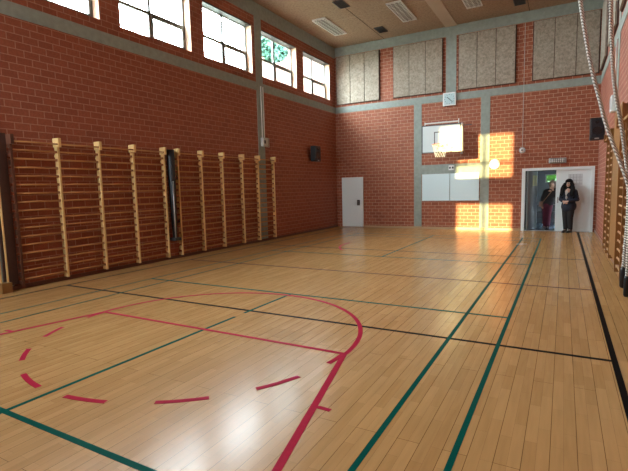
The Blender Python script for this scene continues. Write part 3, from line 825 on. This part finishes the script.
def person_lean(x, y):
    root = thing('person', 'person in black jacket and maroon trousers leaning in the open doorway, hand to face', 'person', (x, y, 0), math.radians(-12))
    V = Vector; hc = V((.155, -.02, 1.545))
    b = MB(); P, R = head(b, hc, (.15, -1, .06))
    b.limb((.10, 0, 1.36), (.145, -.01, 1.47), .052, .048)
    b.limb((-.06, 0, 1.31), (.24, 0, 1.36), .05, .05)
    b.limb((.09, 0, 1.27), (.04, 0, 1.03), .11, .10); b.limb((.04, 0, 1.03), (.01, 0, .92), .10, .13)
    # left-of-picture arm hangs, other hand to the face
    sh, el, wr = V((-.08, .0, 1.29)), V((-.17, .02, 1.05)), V((-.14, -.10, .86))
    b.limb(sh, el, .043, .036); b.limb(el, wr, .035, .024); hand(b, wr, (.12, -.1, -1), (.3, 1, 0), 1)
    sh2, el2, wr2 = V((.27, .0, 1.33)), V((.28, -.13, 1.14)), V((.21, -.19, 1.36))
    b.limb(sh2, el2, .043, .036); b.limb(el2, wr2, .035, .024); hand(b, wr2, (-.25, .2, 1), (-.4, 1, 0), -1)
    for q in (-1, 1):
        hp = V((q*.08+.01, .0, .87)); kn = V((q*.06+.0, -.01, .47)); an = V((q*.06-.015, .02, .09))
        b.limb(hp, kn, .078, .05); b.limb(kn, an, .048, .033); b.limb(an, an+V((0, -.12, -.05)), .034, .026)
    o = b.build('body', SKIN, root, smooth=True); remesh(o, .0075, 2)
    face_parts(root, P, R)
    t_ = MB(); t_.limb((.015, .0, .95), (.01, .0, .88), .13, .155)
    for q in (-1, 1):
        t_.limb((q*.075+.01, 0, .87), (q*.06, -.01, .48), .104, .074); t_.limb((q*.06, -.01, .48), (q*.06-.015, .02, .13), .072, .058)
    o = t_.build('trousers', MAR, root, smooth=True); remesh(o, .014)
    j = MB(); j.limb((-.05, .0, 1.315), (.235, .0, 1.36), .070, .070)
    j.ball((.085, .0, 1.20), .155, (1.15, .82, 1.1)); j.ball((.05, 0, 1.04), .155, (1.1, .85, 1.1)); j.ball((.02, .0, .92), .17, (1.12, .9, 1.0))
    j.limb(sh, el, .062, .055); j.limb(el, el.lerp(wr, .8), .054, .042)
    j.limb(sh2, el2, .062, .055); j.limb(el2, el2.lerp(wr2, .75), .054, .042)
    o = j.build('jacket', BLK, root, smooth=True); remesh(o, .014)
    hr = MB(); rg = random.Random(9)
    hr.ball(hc+V((0, .025, .05)), .104, (1.0, 1.0, .95)); hr.ball(hc+V((0, .045, -.02)), .095, (1.08, .85, 1.2))
    for k in range(18):
        ang = rg.uniform(-.2, PI+.2)
        a0 = hc+V((math.cos(ang)*.09, .02+math.sin(ang)*.08, .06))
        hr.tube([a0, a0+V((math.cos(ang)*.018, .01, -.09)), a0+V((math.cos(ang)*.01, .008, -.19))], [.024, .022, .010], 7)
    o = hr.build('hair', HAIRG, root, smooth=True); remesh(o, .011, 2)
    m = MB(); m.tube(spline([(.22, -.02, 1.43), (.12, -.155, 1.25), (-.02, -.165, 1.05), (-.12, -.13, .93)]), .011, 6)
    m.build('bag_strap', plain('tan_leather', (.30, .17, .09), .5), root)
    bg_ = MB(); bg_.rbox(-.23, -.10, -.15, -.06, .78, .96, .015); bg_.build('shoulder_bag', plain('brown_bag', (.22, .13, .09), .6, noise=.2), root)
    for q in (-1, 1):
        m = MB(); cx = q*.06-.015
        m.limb((cx, .04, .055), (cx, -.13, .04), .046, .038); m.box(cx-.042, cx+.042, -.17, .08, 0, .025); m.limb((cx, .03, .09), (cx, .01, .11), .042, .043)
        m.build('shoe', SHOEW if q < 0 else SHOE, root, smooth=True)
    return root
person_lean(7.70, 17.35)

# ------------------------------------------------------------------ outside: ground, neighbouring building, added sun blocker, trees
GR = plain('schoolyard_ground', (0.16, 0.17, 0.13), 0.9, noise=0.3, scale=0.5)
struct(MB().box(-60, 60, -50, 90, -0.45, -0.25).build('ground', GR))
BRO = brick('brick_outside', 0, (0.155, 0.075, 0.058), (0.125, 0.060, 0.046), (0.20, 0.155, 0.13))
t = thing('school_wing', 'sunlit brick building seen through the last two windows', 'building', (-5.6, 24, -0.25))
MB().box(-4.0, 3.9, 0, 8, 0, 10.6).build('facade', BRO, t)
MB().box(-4.2, 4.1, -0.2, 8.2, 10.6, 10.9).build('roof_edge', STEEL, t)
for k in range(3):
    f_ = MB().box(-3.2+k*2.5, -1.8+k*2.5, -0.04, 0.02, 5.2, 6.8).build('window', WFRAME, t)
    MB().box(-3.1+k*2.5, -1.9+k*2.5, -0.06, -0.04, 5.3, 6.7).build('pane', BGRILL, f_)
t = thing('sun_blocker', 'unseen brick block added behind the hall to keep sun off the left windows', 'building', (-8, -6, -0.25))  # unseen mass, added only to stop direct sun at the left windows
MB().box(-8, 7.3, 1.6, 2.6, 0, 10.2).build('facade', BRO, t); MB().box(-8.1, 7.3, 1.5, 2.6, 10.2, 10.4).build('roof_edge', STEEL, t)
LEAF = plain('tree_leaves', (0.03, 0.10, 0.075), 0.6, noise=0.5, scale=3)
LEAF2 = plain('bright_leaves', (0.10, 0.26, 0.03), 0.6, noise=0.5, scale=3)
BARK = plain('bark', (0.10, 0.07, 0.05), 0.9, noise=0.4)
def tree(x, y, h_, r, label, leaf, seed):
    rg = random.Random(seed); t = thing('tree', label, 'tree', (x, y, -0.25))
    MB().tube([(0, 0, 0), (.1, .05, h_*.4), (0, .1, h_*.75)], [.25, .18, .08], 8).build('trunk', BARK, t)
    c = MB(); bm = c.bm
    for k in range(2600):
        while True:
            v = Vector((rg.uniform(-1, 1), rg.uniform(-1, 1), rg.uniform(-1, 1)))
            if v.length < 1 and v.length > .35: break
        p = Vector((v.x*r, v.y*r, h_-r*1.1+v.z*r*1.15)); s_ = rg.uniform(.10, .2)
        a_ = Vector((rg.uniform(-1, 1), rg.uniform(-1, 1), rg.uniform(-1, 1))).normalized(); b_ = a_.orthogonal().normalized()
        q = [bm.verts.new(p+a_*s_), bm.verts.new(p+b_*s_*.5), bm.verts.new(p-a_*s_), bm.verts.new(p-b_*s_*.5)]
        bm.faces.new(q)
    c.build('foliage', leaf, t)
tree(-6.2, 21.6, 11.2, 1.0, 'green tree in front of the brick building outside the window', LEAF, 1)
tree(8.2, 24.5, 5.0, 2.4, 'bright green tree outside the corridor window', LEAF2, 2)
